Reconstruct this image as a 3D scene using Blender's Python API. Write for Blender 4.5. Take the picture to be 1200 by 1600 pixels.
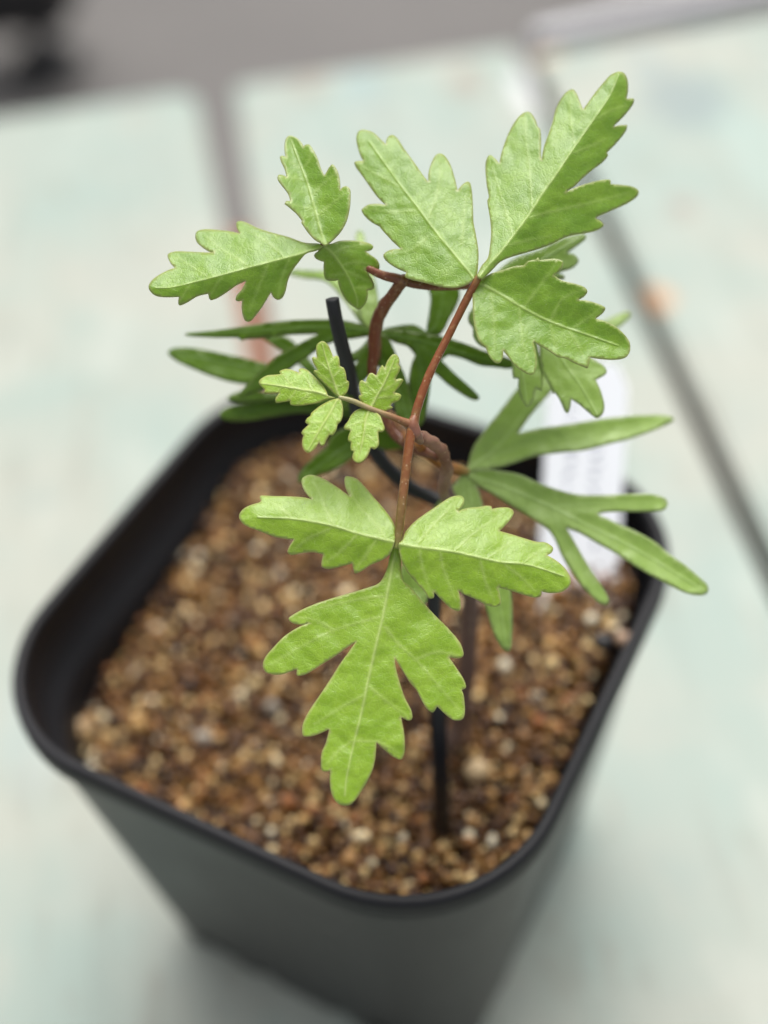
import bpy, bmesh, math, random
import numpy as np
from mathutils import Vector, Matrix, noise
from mathutils.geometry import delaunay_2d_cdt

for o in list(bpy.data.objects):
    bpy.data.objects.remove(o)
scene = bpy.context.scene
COL = scene.collection
rng = np.random.default_rng(11)
random.seed(11)

# ---------------------------------------------------------------- camera
# the photographed pot rim (9 cm square, centred on the origin) gives the pose
R = np.array([[0.8843, 0.4618, -0.0684], [0.3016, -0.6770, -0.6713], [-0.3563, 0.5731, -0.7380]])
CAM = np.array([0.0739, -0.1049, 0.1593])
F = 1982.0                                  # focal length in photo pixels (1200 x 1600)
cam_data = bpy.data.cameras.new('camera')
cam = bpy.data.objects.new('camera', cam_data)
COL.objects.link(cam)
scene.camera = cam
cam_data.sensor_fit = 'VERTICAL'
cam_data.sensor_height = 36.0
cam_data.lens = F / 1600 * 36.0
cam_data.clip_start = 0.002
cam_data.clip_end = 60
cam_data.dof.use_dof = True
cam_data.dof.focus_distance = 0.1512
cam_data.dof.aperture_fstop = 6.5
m = Matrix.Identity(4)
for i in range(3):
    m[i][0] = R[0][i]; m[i][1] = -R[1][i]; m[i][2] = -R[2][i]; m[i][3] = CAM[i]
cam.matrix_world = m

# ---------------------------------------------------------------- light
SUN_EL, SUN_AZ = math.radians(66), math.radians(108)     # azimuth measured from +x towards +y
world = bpy.data.worlds.new('World')
scene.world = world
world.use_nodes = True
wn = world.node_tree.nodes; wl = world.node_tree.links
wn.clear()
sky = wn.new('ShaderNodeTexSky')
sky.sky_type = 'NISHITA'
sky.sun_disc = False
sky.sun_elevation = SUN_EL
sky.sun_rotation = math.pi / 2 - SUN_AZ
sky.air_density = 1.0; sky.dust_density = 6.0; sky.ozone_density = 1.0
hs = wn.new('ShaderNodeHueSaturation'); hs.inputs['Saturation'].default_value = 0.22
bg = wn.new('ShaderNodeBackground'); bg.inputs['Strength'].default_value = 0.145
wo = wn.new('ShaderNodeOutputWorld')
wl.new(sky.outputs[0], hs.inputs['Color']); wl.new(hs.outputs[0], bg.inputs[0]); wl.new(bg.outputs[0], wo.inputs[0])
sun_d = bpy.data.lights.new('sun', 'SUN')
sun_d.energy = 1.25; sun_d.angle = math.radians(48); sun_d.color = (1.0, 0.965, 0.91)
sun = bpy.data.objects.new('sun', sun_d); COL.objects.link(sun)
sd = Vector((math.cos(SUN_EL) * math.cos(SUN_AZ), math.cos(SUN_EL) * math.sin(SUN_AZ), math.sin(SUN_EL)))
sun.rotation_euler = sd.to_track_quat('Z', 'Y').to_euler()
sun.location = sd * 3
vs = scene.view_settings
scene.display_settings.display_device = 'sRGB'
vs.view_transform = 'Standard'; vs.look = 'None'; vs.gamma = 1; vs.use_curve_mapping = False
vs.exposure = 0.44
scene.cycles.max_bounces = 8
scene.cycles.transmission_bounces = 6

# ---------------------------------------------------------------- helpers
def unproj(u, v, d):
    """the point seen at photo pixel (u, v), d metres in front of the lens"""
    return CAM + d * (R.T @ np.array([(u - 600) / F, (v - 800) / F, 1.0]))

def tag(o, label=None, cat=None, group=None, kind=None):
    if label: o['label'] = label
    if cat: o['category'] = cat
    if group: o['group'] = group
    if kind: o['kind'] = kind
    return o

def empty(name, loc, rz=0):
    o = bpy.data.objects.new(name, None); COL.objects.link(o)
    o.empty_display_size = 0.01
    o.location = loc; o.rotation_euler = (0, 0, rz)
    return o

def link(name, me, mat, parent=None, loc=(0, 0, 0), smooth=True):
    o = bpy.data.objects.new(name, me); COL.objects.link(o)
    if mat: me.materials.append(mat)
    if smooth: me.polygons.foreach_set('use_smooth', [True] * len(me.polygons))
    o.location = loc
    if parent: o.parent = parent
    return o

def mesh(name, verts, faces):
    me = bpy.data.meshes.new(name)
    me.from_pydata([tuple(map(float, v)) for v in verts], [], faces)
    me.validate(); me.update()
    return me

def bm_obj(name, bm, mat, parent=None, loc=(0, 0, 0), smooth=False):
    me = bpy.data.meshes.new(name)
    bmesh.ops.recalc_face_normals(bm, faces=bm.faces)
    bm.to_mesh(me); bm.free()
    return link(name, me, mat, parent, loc, smooth)

def add_box(bm, lo, hi, bev=0):
    r = bmesh.ops.create_cube(bm, size=1)
    for v in r['verts']:
        v.co = Vector([(lo[i] + hi[i]) / 2 + v.co[i] * (hi[i] - lo[i]) for i in range(3)])
    if bev:
        es = list({e for v in r['verts'] for e in v.link_edges})
        bmesh.ops.bevel(bm, geom=es, offset=bev, segments=3, affect='EDGES', profile=0.5)

def catmull(P, n=8):
    P = [np.array(p, float) for p in P]
    Q = [2 * P[0] - P[1]] + P + [2 * P[-1] - P[-2]]
    out = []
    for i in range(1, len(Q) - 2):
        p0, p1, p2, p3 = Q[i - 1:i + 3]
        for k in range(n):
            t = k / n
            out.append(0.5 * ((2 * p1) + (p2 - p0) * t + (2 * p0 - 5 * p1 + 4 * p2 - p3) * t * t + (3 * p1 - p0 - 3 * p2 + p3) * t ** 3))
    out.append(P[-1])
    return np.array(out)

def tube(name, path, mat, parent=None, origin=(0, 0, 0), sides=14, n=8, rough=0.0, cap=0.4):
    """path rows: x, y, z, radius"""
    S = catmull(path, n)
    C = S[:, :3]; rad = S[:, 3]
    T = np.gradient(C, axis=0); T /= np.linalg.norm(T, axis=1)[:, None]
    a = np.cross(T[0], [0.3, 0.5, 0.8]); a /= np.linalg.norm(a)
    V = []; al = []; Fc = []
    rings = [(C[0] - T[0] * rad[0] * cap, rad[0] * 0.55, T[0])] + [(C[i], rad[i], T[i]) for i in range(len(C))] + [(C[-1] + T[-1] * rad[-1] * cap, rad[-1] * 0.55, T[-1])]
    for i, (c, r, t) in enumerate(rings):
        a = a - t * (a @ t); a /= np.linalg.norm(a); b = np.cross(t, a)
        for k in range(sides):
            an = 2 * math.pi * k / sides
            dirn = math.cos(an) * a + math.sin(an) * b
            rr = r
            if rough: rr *= 1 + rough * noise.noise(Vector(c * 700 + dirn * 1.1))
            V.append(c + dirn * rr - np.array(origin)); al.append(i / (len(rings) - 1))
    for i in range(len(rings) - 1):
        for k in range(sides):
            k2 = (k + 1) % sides
            Fc.append((i * sides + k, i * sides + k2, (i + 1) * sides + k2, (i + 1) * sides + k))
    Fc.append(tuple(range(sides))[::-1]); Fc.append(tuple((len(rings) - 1) * sides + k for k in range(sides)))
    me = mesh(name, V, Fc)
    at = me.attributes.new('along', 'FLOAT', 'POINT'); at.data.foreach_set('value', np.array(al, np.float32))
    return link(name, me, mat, parent, np.array(origin) - (np.array(parent_loc(parent)) if parent else 0))

def parent_loc(p):
    l = Vector((0, 0, 0))
    while p: l += Vector(p.location); p = p.parent
    return l

def pxpath(rows):
    """rows: u, v, depth, radius in photo pixels -> x, y, z, radius"""
    return [np.append(unproj(u, v, d), r * d / F) for u, v, d, r in rows]

# ---------------------------------------------------------------- materials
class NT:
    def __init__(s, name):
        s.mat = bpy.data.materials.new(name); s.mat.use_nodes = True
        s.n = s.mat.node_tree.nodes; s.l = s.mat.node_tree.links
        s.n.clear()
        s.out = s.n.new('ShaderNodeOutputMaterial')
    def node(s, t, **k):
        nd = s.n.new(t)
        for a, b in k.items(): setattr(nd, a, b)
        return nd
    def link(s, a, b): s.l.new(a, b)
    def set(s, sock, v):
        if hasattr(v, 'node'): s.l.new(v, sock)
        else: sock.default_value = v
    def math(s, op, a, b=0.0, c=None, clamp=False):
        nd = s.node('ShaderNodeMath', operation=op, use_clamp=clamp)
        s.set(nd.inputs[0], a); s.set(nd.inputs[1], b)
        if c is not None: s.set(nd.inputs[2], c)
        return nd.outputs[0]
    def mix(s, f, a, b, mode='MIX'):
        nd = s.node('ShaderNodeMix', data_type='RGBA', blend_type=mode)
        s.set(nd.inputs[0], f); s.set(nd.inputs[6], a); s.set(nd.inputs[7], b)
        return nd.outputs[2]
    def noise(s, vec, scale, detail=4, rough=0.55, out=0):
        nd = s.node('ShaderNodeTexNoise'); nd.inputs['Scale'].default_value = scale
        nd.inputs['Detail'].default_value = detail; nd.inputs['Roughness'].default_value = rough
        if vec is not None: s.link(vec, nd.inputs['Vector'])
        return nd.outputs[out]
    def ramp(s, f, stops):
        nd = s.node('ShaderNodeValToRGB'); s.set(nd.inputs[0], f)
        cr = nd.color_ramp
        while len(cr.elements) < len(stops): cr.elements.new(0.5)
        for e, (p, c) in zip(cr.elements, stops):
            e.position = p; e.color = (*c, 1) if len(c) == 3 else c
        return nd.outputs[0]
    def smooth(s, x, a, b, lo=0.0, hi=1.0):
        nd = s.node('ShaderNodeMapRange', interpolation_type='SMOOTHSTEP')
        s.set(nd.inputs[0], x)
        for i, v in enumerate((a, b, lo, hi)): nd.inputs[i + 1].default_value = v
        return nd.outputs[0]
    def attr(s, name):
        nd = s.node('ShaderNodeAttribute', attribute_name=name); return nd
    def coords(s, which='Object'): return s.node('ShaderNodeTexCoord').outputs[which]
    def bsdf(s, color, rough=0.5, spec=0.5, normal=None, **k):
        b = s.node('ShaderNodeBsdfPrincipled')
        s.set(b.inputs['Base Color'], color if hasattr(color, 'node') else (*color, 1))
        s.set(b.inputs['Roughness'], rough); b.inputs['Specular IOR Level'].default_value = spec
        if normal is not None: s.link(normal, b.inputs['Normal'])
        for a, v in k.items(): s.set(b.inputs[a.replace('_', ' ')], v)
        return b
    def bump(s, h, strength, dist):
        nd = s.node('ShaderNodeBump'); nd.inputs['Strength'].default_value = strength; nd.inputs['Distance'].default_value = dist
        s.link(h, nd.inputs['Height']); return nd.outputs[0]
    def done(s, b):
        s.link(b.outputs[0], s.out.inputs[0]); return s.mat

def simple(name, color, rough=0.5, spec=0.5, nscale=0, namp=0.15, bump=0.0, bscale=600, bdist=0.0004):
    t = NT(name); co = t.coords()
    c = (*color, 1)
    if nscale:
        f = t.noise(co, nscale)
        c = t.mix(f, tuple(x * (1 - namp) for x in color) + (1,), tuple(min(1, x * (1 + namp)) for x in color) + (1,))
    nrm = t.bump(t.noise(co, bscale), bump, bdist) if bump else None
    return t.done(t.bsdf(c if hasattr(c, 'node') else color, rough, spec, nrm))

def leaf_material(name, base_a, base_b, vein_c, edge_c, trans_c, trans=0.24, rough=0.34, quilt=0.34, spec=.85, cell=120.0):
    t = NT(name); uv = t.coords('UV')
    vein = t.attr('vein').outputs['Fac']; edge = t.attr('edge').outputs['Fac']
    n1 = t.noise(uv, 7, 4); n2 = t.noise(uv, 45, 3)
    c = t.mix(t.smooth(n1, .3, .7), (*base_a, 1), (*base_b, 1))
    c = t.mix(t.math('MULTIPLY', t.smooth(n2, .42, .72), .35), c, tuple(x * .72 for x in base_a) + (1,))
    vo = t.node('ShaderNodeTexVoronoi', feature='DISTANCE_TO_EDGE'); vo.inputs['Scale'].default_value = cell / 4
    wv = t.node('ShaderNodeVectorMath', operation='MULTIPLY_ADD')
    nc = t.noise(uv, 20, 2, out=1)
    t.link(nc, wv.inputs[0]); wv.inputs[1].default_value = (.03, .03, 0); t.link(uv, wv.inputs[2])
    t.link(wv.outputs[0], vo.inputs['Vector'])
    net = t.smooth(vo.outputs['Distance'], 0.0, .12, 1.0, 0.0)
    vs2 = t.node('ShaderNodeTexVoronoi', feature='DISTANCE_TO_EDGE'); vs2.inputs['Scale'].default_value = cell
    t.link(wv.outputs[0], vs2.inputs['Vector'])
    net2 = t.smooth(vs2.outputs['Distance'], 0.0, .3, 1.0, 0.0)
    c = t.mix(t.math('MULTIPLY', net, .10), c, (*vein_c, 1))
    c = t.mix(t.math('MULTIPLY', vein, .8, clamp=True), c, (*vein_c, 1))
    # tiny pale dots: glints off glandular hairs, painted into the colour
    dots = t.node('ShaderNodeTexVoronoi', feature='F1'); dots.inputs['Scale'].default_value = 62
    t.link(uv, dots.inputs['Vector'])
    d = t.smooth(dots.outputs['Distance'], .08, .14, 1, 0)
    rsel = t.node('ShaderNodeSeparateColor'); t.link(dots.outputs['Color'], rsel.inputs[0])
    d = t.math('MULTIPLY', d, t.math('GREATER_THAN', rsel.outputs[0], .62))
    c = t.mix(t.math('MULTIPLY', d, .55), c, (.55, .62, .40, 1))
    c = t.mix(t.math('MULTIPLY', edge, .8), c, (*edge_c, 1))
    h = t.math('MULTIPLY', net, -.25)
    h = t.math('MULTIPLY_ADD', net2, -.13, h)
    h = t.math('MULTIPLY_ADD', t.noise(uv, 150, 3), .5, h)
    h = t.math('MULTIPLY_ADD', vein, 1.0, h)
    nrm = t.bump(h, quilt, .00017)
    rr = t.math('MULTIPLY_ADD', n2, .2, rough - .1)
    b = t.bsdf(c, rr, spec, nrm)
    b.inputs['Sheen Weight'].default_value = .06
    tr = t.node('ShaderNodeBsdfTranslucent'); t.link(nrm, tr.inputs['Normal'])
    tc = t.mix(t.math('MULTIPLY', vein, .6, clamp=True), (*trans_c, 1), tuple(min(1, x * 1.3) for x in trans_c) + (1,))
    t.link(tc, tr.inputs['Color'])
    ms = t.node('ShaderNodeMixShader'); ms.inputs[0].default_value = trans
    t.link(b.outputs[0], ms.inputs[1]); t.link(tr.outputs[0], ms.inputs[2])
    return t.done(ms)

M = {}
M['leaf'] = leaf_material('leaf_green', (.155, .318, .002), (.222, .395, .010), (.42, .56, .14), (.42, .42, .16), (.56, .78, .03))
M['fresh'] = leaf_material('fresh_leaf_green', (.235, .41, .003), (.30, .48, .018), (.50, .62, .18), (.46, .46, .17), (.44, .68, .03))
M['young'] = leaf_material('young_leaf_green', (.25, .44, .003), (.32, .505, .016), (.58, .66, .22), (.46, .42, .14), (.58, .82, .03), quilt=.5)
M['old'] = leaf_material('lower_leaf_green', (.30, .47, .07), (.355, .53, .10), (.40, .56, .16), (.26, .32, .12), (.34, .56, .04), trans=.26, quilt=.3)
M['back'] = leaf_material('shaded_leaf_green', (.088, .178, .006), (.118, .225, .012), (.17, .28, .07), (.14, .18, .05), (.22, .42, .01), spec=.3, trans=.28, quilt=.3)  # darker green, partly shade from the upper leaves put into the colour

def stalk_material(name, stops, rough=.30):
    t = NT(name); co = t.coords()
    al = t.attr('along').outputs['Fac']
    f = t.math('MULTIPLY_ADD', t.noise(co, 300, 3), .5, t.math('ADD', al, -.25))
    c = t.ramp(f, stops)
    st = t.noise(co, 1500, 2)
    c = t.mix(t.math('MULTIPLY', t.smooth(st, .5, .75), .3), c, (.45, .30, .12, 1))
    dots = t.node('ShaderNodeTexVoronoi', feature='F1'); dots.inputs['Scale'].default_value = 1400
    t.link(co, dots.inputs['Vector'])
    c = t.mix(t.math('MULTIPLY', t.smooth(dots.outputs['Distance'], .12, .2, 1, 0), .35), c, (.6, .5, .33, 1))
    nrm = t.bump(st, .25, .0001)
    return t.done(t.bsdf(c, rough, .5, nrm))
RED = (.23, .065, .018); GRN = (.22, .26, .055); OCH = (.24, .105, .025)
M['stalk'] = stalk_material('petiole_red_to_green', [(0, OCH), (.12, RED), (.55, (.19, .085, .025)), (.85, (.22, .19, .05)), (1, GRN)])
M['stalk_red'] = stalk_material('petiole_red', [(0, (.22, .11, .03)), (.1, (.20, .10, .03)), (.25, RED), (.8, (.20, .065, .02)), (1, (.24, .15, .04))])
M['stalk_young'] = stalk_material('young_petiole', [(0, (.24, .09, .04)), (.3, (.26, .12, .05)), (.6, (.33, .25, .12)), (1, (.34, .36, .15))])
M['shoot'] = stalk_material('shoot_brown', [(0, (.14, .05, .025)), (.5, (.19, .055, .022)), (.85, (.15, .05, .02)), (1, (.20, .09, .03))])
M['bark'] = stalk_material('stem_bark', [(0, (.30, .22, .19)), (.3, (.16, .095, .075)), (.75, (.17, .11, .09)), (1, (.20, .13, .12))], .6)
M['sheath'] = stalk_material('dry_sheath', [(0, (.28, .21, .18)), (.3, (.30, .18, .12)), (.55, (.17, .07, .035)), (.8, (.27, .14, .09)), (1, (.22, .10, .07))], .6)
M['knot'] = stalk_material('node_purple_brown', [(0, (.20, .10, .08)), (.5, (.23, .095, .06)), (1, (.24, .085, .03))], .4)
M['ochre'] = stalk_material('petiole_ochre', [(0, (.26, .10, .02)), (.6, (.36, .14, .02)), (1, (.24, .20, .04))])

# ---------------------------------------------------------------- setting: floor
t = NT('grey_floor'); co = t.coords()
c = t.mix(t.smooth(t.noise(co, 3, 4), .3, .7), (.125, .118, .112, 1), (.155, .146, .139, 1))
c = t.mix(t.math('MULTIPLY', t.smooth(t.noise(co, 90, 3), .45, .7), .5), c, (.17, .165, .155, 1))
M['floor'] = t.done(t.bsdf(c, .8, .3, t.bump(t.noise(co, 240), .3, .002)))
FLOOR_Z, TABLE_Z = -0.50, -0.09
tag(link('floor', mesh('floor', [(-30, -30, FLOOR_Z), (30, -30, FLOOR_Z), (30, 30, FLOOR_Z), (-30, 30, FLOOR_Z)], [(0, 1, 2, 3)]), M['floor'], smooth=False), kind='structure')

# ---------------------------------------------------------------- table of painted boards
t = NT('mint_paint_on_boards'); co = t.coords()
mp = t.node('ShaderNodeMapping'); mp.inputs['Scale'].default_value = (1, .35, 1); t.link(co, mp.inputs[0])
big = t.noise(co, 17, 4); mid = t.noise(mp.outputs[0], 60, 5, .6)
c = t.mix(t.smooth(big, .37, .64), (.298, .366, .324, 1), (.372, .385, .330, 1))
c = t.mix(t.math('MULTIPLY', t.smooth(mid, .52, .72), .55), c, (.43, .455, .40, 1))
c = t.mix(t.math('MULTIPLY', t.smooth(t.noise(co, 33, 3), .52, .74), .38), c, (.245, .315, .295, 1))
c = t.mix(t.math('MULTIPLY', t.smooth(t.noise(mp.outputs[0], 130, 4), .56, .70), .35), c, (.25, .24, .19, 1))
gm = t.node('ShaderNodeMapping'); gm.inputs['Scale'].default_value = (1, .05, 1); t.link(co, gm.inputs[0])
c = t.mix(t.math('MULTIPLY', t.smooth(t.noise(gm.outputs[0], 260, 4, .6), .5, .72), .3), c, (.22, .24, .20, 1))
def spot(c, x, y, r, col, amt, sy=1.0):
    vm = t.node('ShaderNodeVectorMath', operation='SUBTRACT'); t.link(co, vm.inputs[0]); vm.inputs[1].default_value = (x, y, 0)
    v2 = t.node('ShaderNodeVectorMath', operation='MULTIPLY'); t.link(vm.outputs[0], v2.inputs[0]); v2.inputs[1].default_value = (1, 1 / sy, 0)
    ln = t.node('ShaderNodeVectorMath', operation='LENGTH'); t.link(v2.outputs[0], ln.inputs[0])
    dd = t.math('MULTIPLY_ADD', t.noise(co, 120, 2), r * .9, t.math('ADD', ln.outputs['Value'], -r * .45))
    return t.mix(t.math('MULTIPLY', t.smooth(dd, r * .6, r * 1.15, 1, 0), amt), c, (*col, 1))
for a in [(.0216, .3248, .006, (.30, .235, .185), .6, 1.6), (.041, .321, .009, (.28, .37, .36), .6, 2.0), (.0804, .3106, .008, (.30, .235, .185), .6, 1.5),
          (.133, .2123, .005, (.30, .24, .20), .6, 1.4), (.155, .2775, .017, (.22, .27, .27), .7, 1.3), (.148, .306, .007, (.24, .31, .32), .6, 1.3),
          (.171, .238, .016, (.33, .43, .39), .5, 2.0), (.1105, .1692, .006, (.55, .30, .15), .85, 1.2), (.1135, .326, .008, (.58, .40, .22), .8, 1.0), (.099, .296, .0035, (.62, .63, .64), .9, 5.0),
          (.106, .318, .005, (.6,.6,.62), .8, 2.0), (.045, .062, .011, (.43, .41, .33), .6, 1.2), (.052, .040, .007, (.48, .45, .34), .7, .6), (-.075, .05, .010, (.36, .43, .42), .35, 2.2)]:
    c = spot(c, *a)
M['paint'] = t.done(t.bsdf(c, .5, .35, t.bump(t.noise(mp.outputs[0], 500, 4), .12, .0006)))
M['wood'] = simple('reddish_batten_wood', (.42, .19, .12), .75, .3, 60, .35)
M['legwood'] = simple('bare_brown_wood', (.095, .058, .040), .8, .3, 40, .3)
M['trim'] = simple('white_plastic', (.60, .60, .62), .4, .5)

table = empty('table', (0, 0, 0), math.atan2(.5938, .8046))
tag(table, 'table of pale mint painted boards with open gaps, worn and knotted, under the pot', 'table')
def board(x0, x1, y0, y1, rc_far, near=None):
    """a flat board with rounded corners at its far end and softened edges"""
    bm = bmesh.new(); pts = []
    for (cx, cy, a0) in ((x1 - rc_far, y1 - rc_far, 0), (x0 + rc_far, y1 - rc_far, 90)):
        for k in range(7):
            a = math.radians(a0 + 90 * k / 6); pts.append((cx + rc_far * math.cos(a), cy + rc_far * math.sin(a)))
    pts += [(x0, y0), (x1, y0)] if near is None else [(x0, y0), (near, y0), (near, -.012)]
    vs_ = [bm.verts.new((x, y, TABLE_Z)) for x, y in pts]
    f = bm.faces.new(vs_)
    ex = bmesh.ops.extrude_face_region(bm, geom=[f])
    for v in ex['geom']:
        if isinstance(v, bmesh.types.BMVert): v.co.z -= .018
    if y1 == .3275:
        for v in bm.verts:
            if v.co.y > .2: v.co.y += .06 * (v.co.x - .14)
    es = [e for e in bm.edges if all(abs(v.co.z - TABLE_Z) < 1e-6 for v in e.verts)]
    bmesh.ops.bevel(bm, geom=es, offset=.0014, segments=3, affect='EDGES')
    for f in bm.faces:
        f.normal_update()
    o = bm_obj('plank', bm, M['paint'], table)
    o.data.materials.append(M['legwood'])
    for p in o.data.polygons:
        if p.normal.z < .3: p.material_index = 1
    return o
for x0, x1, y1, rc in ((-.2480, -.1385, .331, .004), (-.1330, -.0222, .3355, .010), (-.0075, .1043, .3345, .004), (.1092, .2200, .3275, .004), (.2260, .3350, .331, .004)):
    board(x0, x1, -.36, y1, rc, -.0079 if y1 == .3355 else None)
for y0 in (-.30, .000, .158):
    bm = bmesh.new(); add_box(bm, (-.246, y0, TABLE_Z - .0402), (.333, y0 + (.105 if y0 > .1 else .03), TABLE_Z - .0182), .001)
    bm_obj('batten', bm, M['wood'], table)
bm = bmesh.new(); add_box(bm, (.088, -.34, TABLE_Z - .0602), (.126, .318, TABLE_Z - .0404), .001)
bm_obj('batten', bm, M['legwood'], table)
for x in (-.235, .285):
    for y in (-.33, .279):
        bm = bmesh.new(); add_box(bm, (x, y, FLOOR_Z + .0005), (x + .038, y + .038, TABLE_Z - .0185), .002)
        bm_obj('table_leg', bm, M['legwood'], table)
bm = bmesh.new(); add_box(bm, (.113, .3325, TABLE_Z - .016), (.335, .3400, TABLE_Z + .0025), .002)
for v in bm.verts: v.co.y += .0025 + .125 * (v.co.x - .113)
tag(bm_obj('edge_trim', bm, M['trim'], table), 'white strip along the end of the right board')

# black leg of some furniture standing on the floor behind
M['blackmetal'] = simple('black_coated_metal', (.010, .010, .012), .45, .5)
fdir = unproj(74, 106, 1.0) - CAM; fx, fy, _ = CAM + fdir * ((FLOOR_Z - CAM[2]) / fdir[2])
fr = empty('furniture_leg', (fx, fy, FLOOR_Z), math.atan2(.4618, .8843))
tag(fr, 'blurred black furniture leg with a flared foot standing on the grey floor', 'furniture')
def lathe(name, prof, mat, parent=None, loc=(0, 0, 0), n=32):
    V = []; Fc = []
    for r, z in prof:
        for k in range(n):
            a = 2 * math.pi * k / n; V.append((r * math.cos(a), r * math.sin(a), z))
    for i in range(len(prof) - 1):
        for k in range(n):
            k2 = (k + 1) % n; Fc.append((i * n + k, i * n + k2, (i + 1) * n + k2, (i + 1) * n + k))
    Fc.append(tuple(range(n))[::-1]); Fc.append(tuple((len(prof) - 1) * n + k for k in range(n)))
    return link(name, mesh(name, V, Fc), mat, parent, loc)
lathe('foot', [(.014, .0005), (.032, .003), (.040, .009), (.028, .018), (.012, .026), (.010, .058)], M['blackmetal'], fr)
bm = bmesh.new(); add_box(bm, (-.32, -.055, .0575), (.052, .055, .14), .022); bm_obj('beam', bm, M['blackmetal'], fr)

# ---------------------------------------------------------------- pot
def rsq(h, r, n=14):
    """closed rounded square outline, half width h, corner radius r"""
    out = []
    for k, (sx, sy) in enumerate(((1, 1), (-1, 1), (-1, -1), (1, -1))):
        nx, ny = ((-1, 1), (-1, -1), (1, -1), (1, 1))[k]
        for j in range(n + 1):
            a = math.radians(90 * j / n + 90 * k)
            out.append((sx * (h - r) + r * math.cos(a), sy * (h - r) + r * math.sin(a)))
        # points along the straight side that follows
        p = out[-1]
        q = (nx * (h - r) + r * math.cos(math.radians(90 * (k + 1))), ny * (h - r) + r * math.sin(math.radians(90 * (k + 1))))
        for j in range(1, 22):
            f = j / 22; out.append((p[0] + (q[0] - p[0]) * f, p[1] + (q[1] - p[1]) * f))
    return out
def loft(prof, skip=None):
    V = []; Fc = []; n = None
    for h, r, z in prof:
        o_ = rsq(h, r); n = len(o_); V += [(x, y, z) for x, y in o_]
    for i in range(len(prof) - 1):
        for k in range(n):
            k2 = (k + 1) % n
            if skip and skip(i, V[i * n + k], V[(i + 1) * n + k2]): continue
            Fc.append((i * n + k, i * n + k2, (i + 1) * n + k2, (i + 1) * n + k))
    return V, Fc, n
t = NT('black_pot_plastic'); co = t.coords()
sc = t.noise(co, 60, 4)
c = t.mix(t.smooth(sc, .4, .7), (.017, .017, .0172, 1), (.026, .026, .0255, 1))
dust = t.smooth(t.noise(co, 25, 5, .65), .56, .75)
c = t.mix(t.math('MULTIPLY', dust, .28), c, (.075, .072, .066, 1))
M['pot'] = t.done(t.bsdf(c, t.math('MULTIPLY_ADD', sc, .2, .36), .5, t.bump(t.noise(co, 900, 3), .12, .0003)))
M['rim'] = simple('black_rim_plastic', (.009, .009, .011), .5, .3, 80, .3)

pot = empty('plant_pot', (0, 0, TABLE_Z))
tag(pot, 'square black plastic nursery pot with rounded corners, full of brown gravel', 'plant pot')
BH, BR = .0335, .0095
def wall_h(z, off=0): f_ = (-z - .004) / .086; return .0438 + (BH - .0438) * f_ - off, .0222 + (BR - .0222) * f_
outer = []
zs = [-.0046, -.010, -.020, -.032, -.045, -.058, -.068, -.075, -.0795, -.0815, -.0835, -.0855, -.0870, -.0885]
for z in zs: h, r = wall_h(z); outer.append((h, r, z - TABLE_Z))
h, r = wall_h(-.0885); outer.append((h - .0012, r, .0003))
def hole(i, a, b):
    x, y, z = [(a[j] + b[j]) / 2 for j in range(3)]
    if not (.0003 < z < .0125): return False
    edge_side = abs(abs(x) - abs(y)) > .004
    if not edge_side: return False
    s_ = x if abs(y) > abs(x) else y
    w = .0052 * math.sqrt(max(0, 1 - ((z - .002) / .0105) ** 2)); w2 = .0022 * math.sqrt(max(0, 1 - ((z - .002) / .005) ** 2))
    return abs(abs(s_) - .0195) < w or abs(abs(s_) - .009) < w2
V, Fc, n = loft(outer, hole)
Fc.append(tuple((len(outer) - 1) * n + k for k in range(n)))
link('wall', mesh('wall', V, Fc), M['pot'], pot)
inner = [(.0436, .0222, .0878), (.0431, .0220, .0850), (.0426, .0216, .0778), (.0412, .0202, .0772), (.0406, .0199, .0730), (.036, .016, .04), (.0285, .0105, .0022)]
V, Fc, n = loft(inner); Fc = [f_[::-1] for f_ in Fc]; Fc.append(tuple((len(inner) - 1) * n + k for k in range(n)))
link('inner_wall', mesh('inner_wall', V, Fc), M['rim'], pot)
rim = []
hw, hz = .0011, .0026
for k in range(13):                                            # rolled lip, closed ring of its own
    a = 2 * math.pi * k / 12
    c_, s_ = math.cos(a), math.sin(a)
    ux = math.copysign(abs(c_) ** .6, c_) * hw; uz = math.copysign(abs(s_) ** .6, s_) * hz
    rim.append((.0442 + ux, .0226 + ux, .0874 + uz))
V, Fc, n = loft(rim); link('rim', mesh('rim', V, Fc), M['rim'], pot)

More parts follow.
